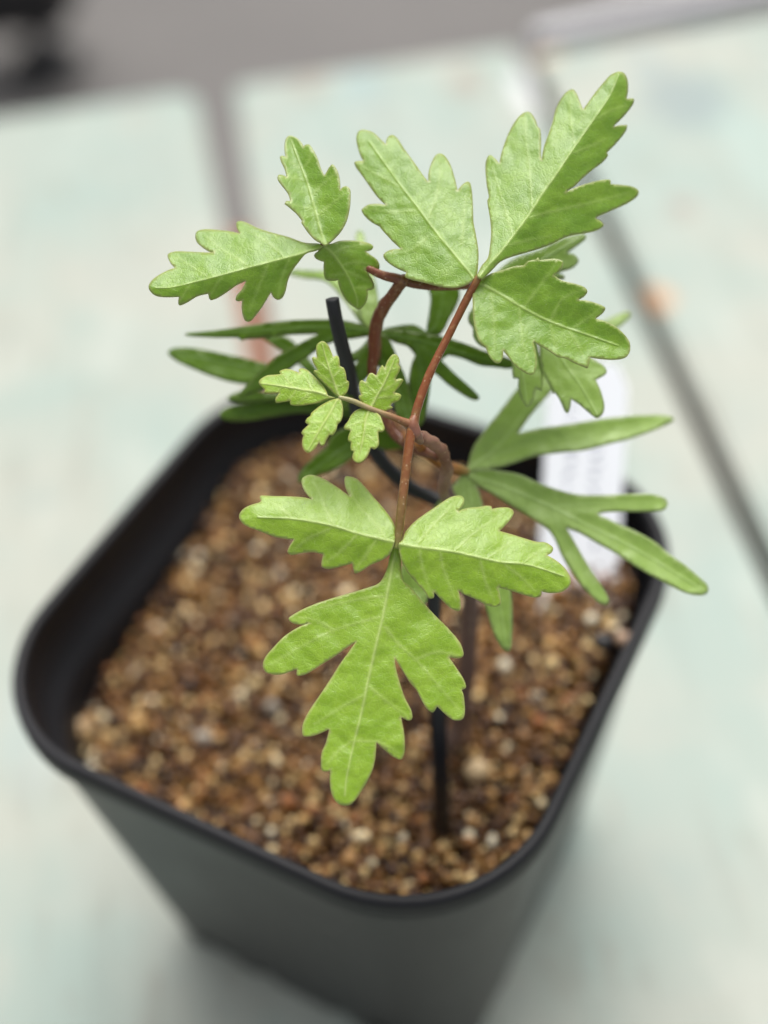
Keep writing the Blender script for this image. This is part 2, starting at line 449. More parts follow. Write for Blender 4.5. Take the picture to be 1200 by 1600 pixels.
# ---------------------------------------------------------------- gravel
def ico(sub):
    bm = bmesh.new(); bmesh.ops.create_icosphere(bm, subdivisions=sub, radius=1)
    v = np.array([x.co[:] for x in bm.verts]); f = np.array([[y.index for y in x.verts] for x in bm.faces]); bm.free(); return v, f
IV, IF = ico(2)
def on_soil(u, v):
    """depth at which the line of sight through (u, v) meets the gravel"""
    a, b = .12, .26
    for _ in range(50):
        d = (a + b) / 2; p = unproj(u, v, d)
        if p[2] > soil_plane(p[0], p[1]): a = d
        else: b = d
    return a
def soil_plane(x, y): return -.0143 + .19 * (max(-.036, min(.034, y)) - .006) + .05 * x
def soil_z(x, y): return soil_plane(x, y) + .0016 * noise.noise(Vector((x * 45, y * 45, 3))) + .0006 * noise.noise(Vector((x * 160, y * 160, 9)))
def grain(c, r):
    q = rng.normal(size=(3, 3)); q, _ = np.linalg.qr(q)
    s = np.array([1, rng.uniform(.78, 1), rng.uniform(.62, .95)])
    d = 1 + .10 * np.sin(IV @ rng.normal(size=3) * 2.2 + rng.uniform(0, 6)) + .07 * np.sin(IV @ rng.normal(size=3) * 4.5 + rng.uniform(0, 6)) + .03 * np.sin(IV @ rng.normal(size=3) * 9)
    return (IV * d[:, None] * s * r) @ q.T + c
def inside(x, y, h=.0408, r=.020):
    ax, ay = abs(x), abs(y)
    if ax > h or ay > h: return False
    return not (ax > h - r and ay > h - r and math.hypot(ax - h + r, ay - h + r) > r)
cents = []
for layer, (sp, dz, rm) in enumerate(((.0020, -.0016, .00108), (.00155, -.0002, .00076), (.0028, .0007, .00080), (.0015, .0003, .00044))):
    k = int(.086 / sp)
    for i in range(k + 1):
        for j in range(k + 1):
            x = -.043 + (i + (.5 if j % 2 else 0)) * sp + rng.normal() * sp * .3; y = -.043 + j * sp + rng.normal() * sp * .3
            r = rm * float(np.clip(np.exp(rng.normal() * .30), .55, 1.9))
            if inside(x, y, .0408 - r): cents.append((x, y, soil_z(x, y) + dz, r))
allv = []; tone = []
for x, y, z, r in cents:
    allv.append(grain(np.array([x, y, z]), r)); tone.append(rng.uniform())
NV = len(IV); NG = len(cents)
Vg = np.concatenate(allv); Fg = np.concatenate([IF + NV * i for i in range(NG)])
me = bpy.data.meshes.new('gravel')
me.vertices.add(len(Vg)); me.vertices.foreach_set('co', Vg.astype(np.float32).ravel())
me.loops.add(Fg.size); me.loops.foreach_set('vertex_index', Fg.astype(np.int32).ravel())
me.polygons.add(len(Fg)); me.polygons.foreach_set('loop_start', np.arange(0, Fg.size, 3, dtype=np.int32))
me.update(calc_edges=True)
at = me.attributes.new('tone', 'FLOAT', 'POINT'); at.data.foreach_set('value', np.repeat(np.array(tone, np.float32), NV))
def grain_material(name, fixed=None):
    t = NT(name); co = t.coords()
    if fixed is None:
        f = t.attr('tone').outputs['Fac']
        c = t.ramp(f, [(0, (.020, .008, .003)), (.28, (.072, .027, .007)), (.48, (.150, .062, .013)), (.62, (.245, .113, .028)), (.74, (.40, .215, .060)), (.82, (.31, .105, .024)), (.89, (.64, .41, .15)), (.96, (.90, .68, .33)), (1, (.90, .82, .62))])
    else: c = (*fixed, 1)
    nz = t.noise(co, 900, 4, .65)
    c = t.mix(t.math('MULTIPLY', t.smooth(nz, .4, .7), .55), c, t.mix(.5, c, (.05, .028, .015, 1)))
    return t.done(t.bsdf(c, .34, .6, t.bump(nz, .5, .0004)))
M['gravel'] = grain_material('brown_gravel')
tag(link('gravel', me, M['gravel']), 'brown and tan gravel grains filling the black pot', 'gravel', kind='stuff')
# dark bed that closes the gaps between the grains
o_ = rsq(.0405, .0198); n = len(o_)
M['bed'] = simple('dark_soil', (.022, .013, .008), .9, .2, 300, .4)
link('soil', mesh('soil', [(x * .985, y * .985, soil_plane(x, y) - .0028) for x, y in o_] + [(x * .84, y * .84, -.045) for x, y in o_], [tuple(range(n))] + [(k, n + k, n + (k + 1) % n, (k + 1) % n) for k in range(n)]), M['bed'], smooth=False)
tag(bpy.data.objects['soil'], 'dark soil bed beneath the gravel in the pot', 'soil', kind='stuff')
def pebble(name, u, v, d, rpx, col, label, cat='pebble'):
    d = d or on_soil(u, v) - .0008
    c = unproj(u, v, d); r = rpx * d / F
    me = mesh(name, grain(np.zeros(3), r), [tuple(map(int, f_)) for f_ in IF])
    o = link(name, me, grain_material(name + '_stone', col)); o.location = c
    return tag(o, label, cat)
pebble('pebble', 746, 1205, None, 23, (.62, .45, .25), 'pale cream pebble lying right of the black wire on the gravel')
pebble('pebble', 975, 1000, .2005, 15, (.50, .33, .22), 'tan pebble wedged against the right rim of the pot')
pebble('pebble', 944, 1002, .2025, 20, (.012, .012, .014), 'black lump beside the tan pebble near the right rim')
pebble('pebble', 128, 1142, None, 25, (.50, .33, .16), 'yellowish pebble in the left corner of the pot')
pebble('pebble', 216, 1135, None, 20, (.52, .31, .11), 'amber pebble near the left corner of the gravel')
pebble('pebble', 318, 1153, None, 15, (.50, .44, .36), 'greyish white pebble left of the lowest leaf')
pebble('pebble', 425, 1105, None, 14, (.40, .35, .28), 'pale grey pebble close to the left edge of the lowest leaf')

# ---------------------------------------------------------------- leaves
def outline(pts, step=2.6):
    """smooth a traced outline but keep its notches sharp"""
    P = [np.array(p, float) for p in pts]; n = len(P)
    area = sum(P[i][0] * P[(i + 1) % n][1] - P[(i + 1) % n][0] * P[i][1] for i in range(n))
    sg = 1 if area > 0 else -1
    corner = []
    for i in range(n):
        a = P[i] - P[i - 1]; b = P[(i + 1) % n] - P[i]
        ang = math.degrees(math.atan2(a[0] * b[1] - a[1] * b[0], a @ b)) * sg
        corner.append(ang < -38 or ang > 100)
    out = []
    for i in range(n):
        p0, p1, p2, p3 = P[i - 1], P[i], P[(i + 1) % n], P[(i + 2) % n]
        L = np.linalg.norm(p2 - p1)
        if L < 1e-6: continue
        t1 = (p2 - p0) / 2; t2 = (p3 - p1) / 2
        if corner[i]: t1 = (p2 - p1)
        if corner[(i + 1) % n]: t2 = (p2 - p1)
        for t_ in (t1, t2):
            l_ = np.linalg.norm(t_)
            if l_ > 1.1 * L: t_ *= 1.1 * L / l_
        k = max(1, int(round(L / step)))
        for j in range(k):
            s = j / k
            out.append((2 * s ** 3 - 3 * s * s + 1) * p1 + (s ** 3 - 2 * s * s + s) * t1 + (-2 * s ** 3 + 3 * s * s) * p2 + (s ** 3 - s * s) * t2)
    return np.array(out)
def poly_dist(Q, L):
    """distance (and signed side) of points Q to polyline L"""
    best = np.full(len(Q), 1e9); side = np.zeros(len(Q)); alng = np.zeros(len(Q)); acc = 0
    for a, b in zip(L[:-1], L[1:]):
        d = b - a; l2 = d @ d; l = math.sqrt(l2)
        tt = np.clip(((Q - a) @ d) / l2, 0, 1)
        w = Q - (a + tt[:, None] * d); ds = np.sqrt((w ** 2).sum(1))
        mk = ds < best
        best = np.where(mk, ds, best); side = np.where(mk, np.sign(d[0] * (Q[:, 1] - a[1]) - d[1] * (Q[:, 0] - a[0])), side); alng = np.where(mk, acc + tt * l, alng)
        acc += l
    return best, side, alng / acc
def inpoly(Q, P):
    x, y = Q[:, 0], Q[:, 1]; c = np.zeros(len(Q), bool)
    for i in range(len(P)):
        x1, y1 = P[i - 1]; x2, y2 = P[i]
        if y1 == y2: continue
        c ^= ((y1 > y) != (y2 > y)) & (x < (x2 - x1) * (y - y1) / (y2 - y1) + x1)
    return c
def leaflet(parent, frame, pts, mid, sides, d0, gx, gy, fl=0.0, fr_=0.0, bend=0.0, mat='leaf', seed=0, gap=4.2, vw=3.0, wav=.00022, label=None):
    """frame = (x0, y0, scale): tracing coordinates -> photo pixels; d0 depth at the base; gx, gy, fl, fr_ change of
    depth in 1e-5 m per pixel over the plane, and away from the midrib on its left / right side; bend = extra depth at the tip (mm)"""
    ox, oy, s = frame
    cv = lambda L: np.array([(ox + x / s, oy + y / s) for x, y in L])
    P = outline(cv(pts)); mid_ = catmull(cv(mid), 6); sv = [catmull(cv(q), 5) for q in sides]
    lo, hi = P.min(0), P.max(0)
    G = []
    y = lo[1]; row = 0
    while y < hi[1]:
        xs = np.arange(lo[0] + (gap / 2 if row % 2 else 0), hi[0], gap); G += [(x, y) for x in xs]; y += gap * .866; row += 1
    G = np.array(G); G = G[inpoly(G, P)]
    ed, _, _ = poly_dist(G, np.vstack([P, P[:1]])); G = G[ed > gap * .55]
    # extra rows along the veins so that their ridges are smooth
    ex = []
    for q, offs in [(mid_, (0, 1.6, -1.6, 3.6, -3.6))] + [(q, (0,)) for q in sv]:
        seg = np.linalg.norm(np.diff(q, axis=0), axis=1); cum = np.r_[0, np.cumsum(seg)]
        tt = np.arange(1.5, cum[-1], 2.4)
        px_ = np.stack([np.interp(tt, cum, q[:, 0]), np.interp(tt, cum, q[:, 1])], 1)
        tg = np.gradient(px_, axis=0) if len(px_) > 1 else np.ones_like(px_); tg /= np.linalg.norm(tg, axis=1)[:, None] + 1e-9
        for o_ in offs: ex.append(px_ + np.c_[-tg[:, 1], tg[:, 0]] * o_)
    ex = np.vstack(ex); ex = ex[inpoly(ex, P)]
    ed, _, _ = poly_dist(ex, np.vstack([P, P[:1]])); ex = ex[ed > 1.3]
    keep = [];
    for p_ in ex:
        if not keep or np.min(((np.array(keep) - p_) ** 2).sum(1)) > 1.0: keep.append(p_)
    ex = np.array(keep)
    dmin = np.array([np.min(((ex - g) ** 2).sum(1)) for g in G]); G = np.vstack([G[dmin > (gap * .7) ** 2], ex])
    pts2 = [(p[0], -p[1]) for p in P] + [(g[0], -g[1]) for g in G]
    n = len(P)
    r = delaunay_2d_cdt([Vector(p) for p in pts2], [(i, (i + 1) % n) for i in range(n)], [list(range(n))[::-1]], 1, 1e-5)
    Q = np.array([(v[0], -v[1]) for v in r[0]]); Fc = r[2]
    base = cv(mid)[0]; tip = cv(mid)[-1]
    md, ms_, ml = poly_dist(Q, mid_)
    vw = vw * .6
    vein = np.exp(-(md / (vw * (1.3 - .75 * ml))) ** 2)
    ridge = vein.copy()
    sd_all = np.full(len(Q), 1e9)
    for q in sv:
        dd, _, ll = poly_dist(Q, q); sd_all = np.minimum(sd_all, dd)
        vein = np.maximum(vein, 0.58 * np.exp(-(dd / (vw * .55 * (1.25 - .6 * ll))) ** 2) * (1 - .45 * ll))
    ed, _, _ = poly_dist(Q, np.vstack([P, P[:1]]))
    edge = np.exp(-(ed / 1.7) ** 2)
    soft = np.sqrt(md ** 2 + 25) - 5
    D = d0 + (gx * (Q[:, 0] - base[0]) + gy * (Q[:, 1] - base[1])) * 1e-5
    D += np.where(ms_ < 0, fl, fr_) * soft * 1e-5          # image y is down: side < 0 is the left hand looking from base to tip
    D += bend * 1e-3 * ml ** 2
    if seed >= 18: D -= 1.5e-5 * (np.sqrt(np.minimum(md, sd_all) ** 2 + 9) - 3)      # narrow lobes are channelled
    D -= .00006 * ridge
    D -= .00007 * (1 - np.exp(-(np.minimum(md, sd_all) / 14) ** 2))
    wv = np.array([noise.noise(Vector((a / 38 + seed * 7.3, b / 38, seed))) + .45 * noise.noise(Vector((a / 15, b / 15, seed + 5))) for a, b in Q])
    D += wav * wv
    X = CAM + D[:, None] * (np.c_[(Q[:, 0] - 600) / F, (Q[:, 1] - 800) / F, np.ones(len(Q))] @ R)
    org = unproj(base[0], base[1], d0)
    me = mesh('leaflet', X - org, Fc)
    for nm, val in (('vein', vein), ('edge', edge)):
        a_ = me.attributes.new(nm, 'FLOAT', 'POINT'); a_.data.foreach_set('value', val.astype(np.float32))
    uvl = me.uv_layers.new(name='UVMap')
    li = np.empty(len(me.loops), np.int32); me.loops.foreach_get('vertex_index', li)
    uvl.data.foreach_set('uv', ((Q[li] - base) / 250 + seed * .37).astype(np.float32).ravel())
    o = link('leaflet', me, M[mat], parent, Vector(org) - parent_loc(parent))
    sm = o.modifiers.new('thickness', 'SOLIDIFY'); sm.thickness = .00013; sm.offset = -1
    if label: o['label'] = label
    return o

SD = on_soil(712, 1160); SOIL = unproj(712, 1160, SD)
plant = empty('seedling', SOIL)
tag(plant, 'young green seedling with toothed lobed leaves on thin reddish stalks growing in the gravel', 'plant')
# main stem: up from the gravel, arching over to the leaf node
tube('stem', pxpath([(706, 1185, SD + .004, 17), (716, 1140, SD - .003, 16), (728, 1050, .1890, 14), (735, 940, .1810, 14), (728, 850, .1730, 12), (708, 788, .1672, 9), (694, 752, .1640, 9)]), M['bark'], plant, SOIL, rough=.25)
tube('dry_sheath', pxpath([(704, 792, .1675, 4), (692, 768, .1640, 9), (698, 740, .1608, 9), (695, 712, .1578, 9.5), (677, 692, .1550, 10), (655, 680, .1530, 9)]), M['sheath'], plant, SOIL, rough=.45)
tube('node', pxpath([(657, 690, .1528, 6), (650, 679, .1513, 9), (645.5, 668, .1509, 9.5), (645, 658, .1509, 7.5), (648, 650, .1511, 6)]), M['knot'], plant, SOIL, rough=.18)
tube('shoot', pxpath([(684, 712, .1605, 9), (650, 700, .1620, 9), (612, 670, .1635, 9), (585, 600, .1630, 8), (584, 550, .1615, 9), (587, 510, .1600, 10.5), (600, 478, .1580, 10), (616, 456, .1565, 9), (629, 439, .1553, 10), (634, 433, .1550, 7)]), M['shoot'], plant, SOIL, rough=.2)

def stalk(rows, mat): return tube('compound_leaf', pxpath(rows), M[mat], plant, SOIL, sides=12, rough=.08)

# upper right leaf
A = stalk([(646, 668, .1512, 8), (651, 640, .1512, 7.2), (672, 582, .1514, 6.6), (702, 522, .1517, 6.2), (728, 470, .1513, 6.2), (744, 440, .1507, 6), (752, 426, .1505, 3.5)], 'stalk_red')
A['label'] = 'upper right leaf of three large toothed leaflets'
leaflet(A, (540, 190, 5.4545), [(1095,1335),(1120,1300),(1130,1220),(1132,1100),(1110,960),(1090,850),(1085,700),(1075,580),(1060,520),(1030,512),(985,545),(955,585),(930,480),(895,370),(845,290),(795,270),(755,300),(720,380),(705,440),(703,510),(650,440),(580,340),(500,230),(440,140),(400,112),(365,125),(345,160),(342,190),(300,150),(240,95),(180,72),(130,70),(100,95),(90,150),(105,230),(130,300),(150,333),(110,335),(75,345),(85,385),(140,460),(210,560),(270,640),(340,710),(280,700),(200,705),(150,735),(135,755),(160,800),(220,855),(290,895),(300,910),(350,965),(410,1030),(470,1085),(400,1088),(345,1110),(320,1145),(350,1190),(420,1240),(520,1285),(505,1320),(560,1345),(650,1365),(760,1395),(880,1415),(970,1410),(1030,1390),(1070,1365)],
        [(1095,1335),(1000,1220),(900,1100),(800,980),(700,850),(590,700),(480,560),(350,380),(200,170)],
        [[(700,840),(770,650),(800,480),(800,320)],[(990,1050),(1005,850),(1030,620)],[(590,760),(400,770),(180,750)],[(700,980),(550,1100),(380,1130)],[(480,560),(300,470),(120,370)]],
        0.1505, -0.9, -2.6, 0.8, 1.2, 0.2, seed=1)
leaflet(A, (740, 100, 4.615), [(24,1530),(36,1495),(60,1450),(100,1400),(115,1330),(125,1220),(118,1120),(105,1040),(98,985),(110,960),(95,880),(85,780),(88,700),(115,655),(150,675),(185,715),(200,640),(230,550),(270,460),(320,385),(370,345),(410,350),(445,400),(462,450),(480,470),(487,560),(485,640),(490,690),(505,600),(540,500),(570,410),(590,330),(630,250),(670,200),(715,182),(745,215),(770,280),(790,325),(830,270),(880,200),(930,140),(985,80),(1040,55),(1085,65),(1110,110),(1115,180),(1105,250),(1155,250),(1150,290),(1090,370),(1010,450),(1060,440),(1108,440),(1100,480),(1040,560),(962,640),(970,660),(930,710),(850,770),(780,830),(730,880),(670,920),(760,880),(860,850),(930,835),(985,835),(990,865),(1080,872),(1150,885),(1190,915),(1180,955),(1110,1005),(1000,1055),(920,1090),(880,1110),(920,1135),(938,1165),(900,1195),(840,1215),(740,1230),(660,1250),(560,1300),(450,1340),(330,1375),(250,1400),(190,1430),(140,1480),(100,1520),(60,1552)],
        [(34,1545),(110,1450),(200,1350),(390,1100),(480,960),(600,790),(720,610),(860,410),(980,230),(1050,70)],
        [[(390,1110),(600,1055),(850,1000),(1120,930)],[(420,1030),(400,760),(375,550),(370,380)],[(280,1230),(200,960),(130,740)],[(730,600),(700,400),(695,230)],[(720,640),(850,590),(950,540)],[(860,410),(980,340),(1100,300)],[(230,1310),(400,1270),(560,1240)]],
        0.15, 0.2, -1.9, 3.0, 4.6, 0.2, seed=2, vw=3.6)
leaflet(A, (720, 360, 4.2857), [(104,345),(130,330),(200,290),(280,265),(360,240),(420,235),(450,205),(500,195),(515,182),(530,200),(560,195),(630,190),(680,205),(683,235),(665,265),(625,300),(680,335),(760,355),(820,375),(848,405),(830,440),(790,465),(850,470),(930,495),(968,520),(950,555),(905,590),(960,605),(1030,640),(1090,690),(1130,750),(1130,810),(1100,850),(1030,865),(940,860),(862,848),(862,880),(850,920),(820,910),(770,890),(700,855),(650,845),(600,810),(540,775),(500,755),(485,745),(500,800),(510,880),(495,950),(465,965),(420,945),(360,900),(320,850),(285,800),(280,860),(255,888),(225,880),(190,840),(165,780),(150,770),(120,740),(100,680),(85,600),(80,500),(80,430),(90,380)],
        [(104,345),(250,420),(400,510),(550,590),(700,650),(850,700),(1050,770)],
        [[(390,505),(405,650),(415,760),(470,930)],[(600,610),(615,700),(640,800)],[(420,520),(560,330),(640,220)],[(600,605),(680,460),(810,400)],[(200,395),(220,600),(230,850)],[(740,660),(850,590),(940,520)],[(720,655),(790,780),(840,900)]],
        0.1512, -0.8, -0.4, -1.6, -2.4, 0.8, seed=3, vw=3.6)

# lowest leaf
B = stalk([(644, 668, .1510, 8.5), (640, 690, .1508, 8), (633, 745, .1503, 7.4), (627, 795, .1498, 7), (622, 842, .1500, 6.4), (619, 856, .1500, 4.5)], 'stalk')
B['label'] = 'lowest leaf, hanging forward over the gravel'
leaflet(B, (360, 730, 4.2857), [(1100,500),(1104,470),(1105,410),(1080,350),(1030,280),(960,200),(900,130),(850,80),(800,62),(768,65),(765,110),(780,160),(800,195),(740,150),(680,110),(610,70),(540,50),(490,65),(475,95),(490,145),(520,190),(545,213),(480,200),(380,195),(280,192),(200,192),(205,225),(195,235),(130,255),(80,285),(58,325),(75,370),(120,400),(200,430),(290,465),(370,480),(425,485),(395,530),(382,570),(410,588),(480,575),(560,570),(620,585),(610,640),(615,670),(660,682),(740,665),(815,645),(825,690),(835,712),(880,695),(940,655),(1010,625),(1060,590),(1085,550)],
        [(1100,502),(980,475),(840,440),(690,395),(550,365),(400,345),(180,335)],
        [[(690,392),(640,280),(595,165),(550,90)],[(1040,478),(950,350),(850,240),(790,100)],[(690,400),(520,480),(420,560)],[(850,450),(740,560),(640,640)],[(980,480),(900,600),(840,690)],[(420,350),(330,270),(230,210)]],
        .1494, 0.2, -1.4, 2.4, 3.6, 0.4, mat='fresh', seed=4, vw=3.4)
leaflet(B, (600, 740, 4.0), [(90,440),(115,415),(130,370),(180,310),(250,255),(310,215),(360,180),(420,145),(480,138),(502,160),(495,195),(460,235),(520,215),(590,208),(640,200),(672,205),(675,220),(720,212),(780,213),(810,235),(800,270),(760,320),(722,358),(800,380),(880,405),(950,425),(1010,430),(1055,460),(1050,490),(1020,510),(1080,545),(1130,590),(1165,650),(1160,700),(1110,740),(1040,748),(985,738),(980,765),(940,775),(880,760),(800,735),(712,712),(725,760),(730,815),(690,832),(640,820),(560,780),(500,755),(465,730),(478,790),(475,855),(430,850),(370,800),(312,740),(312,775),(280,780),(255,740),(200,680),(140,610),(110,550),(95,490)],
        [(90,440),(250,465),(440,490),(600,525),(740,555),(900,570),(1120,640)],
        [[(440,488),(520,410),(640,320),(760,240)],[(640,535),(720,480),(800,420)],[(350,480),(370,590),(450,800)],[(600,525),(630,660),(690,800)],[(200,455),(300,330),(460,170)],[(740,555),(860,650),(950,740)],[(860,570),(950,500),(1030,460)],[(220,462),(240,580),(290,740)]],
        .1494, 0.2, -1.4, 3.0, 1.8, 0.5, mat='fresh', seed=5, vw=3.4)
leaflet(B, (400, 860, 3.529), [(764,-50),(745,0),(735,40),(725,90),(700,150),(670,185),(600,210),(500,240),(400,270),(300,305),(220,345),(180,375),(200,400),(250,410),(290,402),(240,420),(160,470),(100,530),(50,590),(38,640),(60,675),(130,685),(225,655),(228,690),(280,680),(360,630),(440,580),(500,535),(550,505),(510,560),(460,630),(410,710),(350,800),(290,890),(258,960),(258,1020),(300,1025),(350,1010),(405,985),(385,1060),(362,1120),(358,1180),(365,1215),(400,1218),(408,1212),(408,1290),(420,1350),(450,1395),(490,1408),(530,1395),(580,1330),(630,1240),(655,1160),(665,1060),(720,1110),(760,1140),(800,1153),(820,1110),(818,1020),(808,960),(800,920),(840,938),(862,925),(855,880),(820,810),(790,720),(770,640),(765,595),(800,650),(850,730),(885,770),(900,800),(940,870),(975,893),(1000,860),(1040,900),(1090,935),(1140,930),(1152,880),(1145,800),(1135,770),(1158,755),(1145,710),(1100,640),(1065,590),(1120,595),(1145,575),(1125,510),(1060,430),(980,350),(900,260),(850,200),(810,170),(800,100),(798,40),(790,-30)],
        [(776,-42),(755,60),(730,200),(700,360),(660,530),(620,710),(580,900),(540,1060),(500,1250),(490,1350)],
        [[(690,365),(560,400),(430,440),(250,530),(80,630)],[(712,420),(790,520),(900,620),(1010,750),(1120,880)],[(590,800),(460,870),(320,960)],[(612,740),(720,830),(830,910)],[(540,1050),(680,1060),(790,1120)],[(545,1040),(450,1110),(380,1190)],[(430,440),(330,385),(230,370)],[(720,250),(560,270),(300,330)],[(880,600),(1000,560),(1110,580)]],
        0.1512, 0, -1.3, 0.6, 0.9, 0.2, mat='fresh', seed=6, vw=4.2)

# upper left leaf
Cc = stalk([(632, 440, .1552, 9), (618, 435, .1552, 8), (598, 430, .1550, 7), (578, 421, .1548, 6), (552, 408, .1545, 5), (528, 395, .1538, 5), (508, 383, .1526, 4.5), (502, 380, .1524, 3)], 'shoot')
Cc['label'] = 'upper left leaf with two pale leaflets and one dark one'
f1 = (220, 330, 6.0)
leaflet(Cc, f1, [(1715,318),(1670,303),(1530,292),(1380,240),(1230,200),(1150,175),(1080,150),(1000,110),(940,92),(900,100),(895,140),(910,180),(928,207),(850,190),(700,172),(600,168),(530,185),(510,225),(520,280),(570,330),(640,375),(690,385),(600,385),(450,378),(330,375),(260,395),(250,425),(280,485),(320,530),(260,550),(180,590),(110,640),(75,690),(75,730),(110,775),(160,800),(250,808),(355,805),(350,860),(365,885),(430,860),(530,800),(630,775),(640,820),(655,835),(710,820),(800,765),(900,695),(985,655),(950,730),(900,790),(888,830),(910,845),(950,840),(945,900),(955,980),(980,1030),(1020,1035),(1060,1000),(1130,910),(1180,830),(1220,765),(1245,810),(1285,832),(1330,810),(1360,740),(1380,650),(1420,560),(1480,480),(1550,400),(1650,370),(1700,338)],
        [(1712,322),(1600,365),(1480,405),(1200,480),(900,560),(600,640),(300,710),(130,720)],
        [[(1010,530),(880,425),(760,360),(600,230)],[(1200,480),(1120,680),(1010,950)],[(640,630),(480,520),(320,420)],[(1350,440),(1200,300),(980,160)],[(780,590),(700,700),(650,800)],[(480,670),(420,750),(370,850)],[(1400,430),(1330,600),(1290,790)]],
        0.1522, 0, -1.2, 4.0, 4.0, 0.2, seed=7, vw=3.2)
leaflet(Cc, (400, 200, 6.0), [(634,1100),(615,1080),(560,1050),(500,990),(450,920),(425,880),(435,870),(380,800),(300,730),(270,705),(280,685),(325,685),(300,610),(240,530),(205,480),(210,440),(250,440),(290,460),(270,380),(235,310),(225,265),(245,258),(278,270),(268,190),(275,110),(300,75),(330,70),(380,90),(420,130),(445,170),(465,155),(500,155),(530,195),(570,270),(605,370),(637,440),(650,430),(680,375),(715,340),(745,370),(770,430),(785,510),(788,580),(810,555),(850,545),(880,575),(885,640),(875,750),(850,860),(800,960),(740,1030),(690,1075),(665,1098)],
        [(648,1100),(605,960),(560,800),(510,620),(460,460),(400,310),(330,120)],
        [[(520,640),(600,550),(740,430)],[(570,820),(700,720),(850,600)],[(430,390),(330,320),(250,275)],[(470,490),(340,470),(230,450)],[(430,380),(500,300),(500,190)],[(550,760),(420,740),(300,700)]],
        0.1512, -0.4, -2.0, -4.2, -3.0, 0.4, seed=8, vw=3.2)
leaflet(Cc, (400, 340, 6.0), [(640,258),(680,250),(720,240),(780,218),(880,212),(980,222),(1060,240),(1100,270),(1080,305),(1030,318),(1060,340),(1130,390),(1160,450),(1140,500),(1080,505),(1020,485),(1060,530),(1100,600),(1110,650),(1080,680),(1045,680),(1050,740),(1030,800),(990,850),(960,862),(910,835),(850,780),(800,700),(770,620),(768,590),(720,595),(670,590),(640,555),(632,480),(635,415),(600,405),(560,385),(543,355),(560,330),(580,315),(590,290),(610,265)],
        [(642,262),(720,340),(800,450),(870,570),(920,680),(945,760),(950,830)],
        [[(800,450),(950,420),(1120,450)],[(850,530),(750,535),(670,550)],[(915,660),(1000,655),(1070,655)],[(720,335),(850,280),(1050,265)],[(840,500),(960,550),(1060,600)]],
        .1523, 0.8, 1.6, 2.4, 2.6, 1.4, seed=9, mat='leaf', vw=3.4, wav=.0003)

# smallest, newest leaf
f7 = (400, 520, 4.8)
Dd = stalk([(648, 665, .1510, 7), (634, 660, .1508, 6.5), (612, 651, .1503, 5.2), (590, 643, .1500, 4.6), (570, 635, .1498, 4.4), (550, 626, .1496, 4.2), (530, 621, .1495, 3.2)], 'stalk_young')
Dd['label'] = 'smallest, newest leaf of five finely toothed bright leaflets'
leaflet(Dd, f7, [(594,487),(540,470),(520,420),(480,370),(430,320),(380,275),(340,265),(320,275),(325,300),(290,285),(240,270),(200,275),(175,290),(185,310),(130,315),(80,320),(30,350),(20,380),(45,410),(65,430),(62,450),(120,455),(175,450),(160,470),(145,495),(150,525),(200,520),(255,510),(258,540),(300,548),(380,540),(460,525),(530,500)],
        [(594,487),(480,450),(380,430),(250,410),(130,390),(40,380)], [[(420,440),(380,350),(335,285)],[(280,412),(230,350),(190,290)],[(300,420),(280,460),(250,500)],[(420,440),(360,490),(300,540)],[(200,400),(170,430),(150,450)]],
        .1496, -0.2, -1.6, 1.2, 3.2, 0.4, mat='young', seed=10, vw=3.6, gap=3.4, wav=.0003)
leaflet(Dd, f7, [(620,478),(590,460),(530,400),(470,340),(430,295),(435,280),(460,280),(430,230),(418,190),(430,178),(455,185),(450,130),(455,90),(485,65),(510,65),(540,90),(560,130),(580,180),(605,170),(622,185),(630,250),(660,265),(675,310),(680,355),(698,370),(690,430),(660,470)],
        [(622,480),(590,390),(560,300),(525,190),(495,80)], [[(590,390),(520,340),(450,290)],[(560,300),(500,240),(430,190)],[(575,340),(620,290),(650,270)],[(540,240),(570,210),(600,180)],[(600,410),(650,390),(690,370)]],
        .1496, 0.3, 0.4, 1.4, 1.4, 0.6, mat='young', seed=11, vw=2.8, gap=3.4)
leaflet(Dd, f7, [(614,492),(560,505),(500,535),(450,570),(410,605),(410,620),(380,645),(370,670),(395,690),(360,720),(340,750),(355,770),(345,820),(355,870),(385,897),(420,885),(450,855),(472,820),(485,845),(510,840),(530,800),(550,765),(575,768),(600,730),(615,680),(635,665),(650,620),(652,560),(638,508)],
        [(614,492),(560,590),(500,690),(440,790),(390,880)], [[(560,590),(480,600),(420,610)],[(510,670),(440,670),(390,670)],[(460,750),(410,750),(350,750)],[(560,600),(600,640),(630,660)],[(500,690),(540,730),(570,760)],[(450,780),(470,810),(490,840)]],
        .1495, -0.3, -3.2, 0.6, 1.2, 0.3, mat='young', seed=12, vw=3.0, gap=3.4)
leaflet(Dd, f7, [(856,566),(830,550),(790,520),(770,485),(775,465),(790,468),(775,430),(772,385),(790,355),(820,370),(845,310),(870,300),(900,320),(925,270),(945,240),(965,260),(985,210),(1020,165),(1055,165),(1075,200),(1070,240),(1085,265),(1060,320),(1045,350),(1080,343),(1105,355),(1080,400),(1035,450),(1060,450),(1090,470),(1070,510),(1020,530),(1010,545),(1028,560),(990,580),(930,592),(890,590)],
        [(858,570),(910,470),(960,380),(1010,270),(1045,180)], [[(910,470),(850,410),(790,360)],[(950,400),(910,350),(870,310)],[(985,330),(965,290),(945,250)],[(930,440),(1010,400),(1090,355)],[(900,490),(980,480),(1080,475)],[(1010,280),(1040,270),(1080,260)]],
        .1499, 0.6, 0.4, 1.8, 0.6, 0.5, mat='young', seed=13, vw=2.8, gap=3.4)
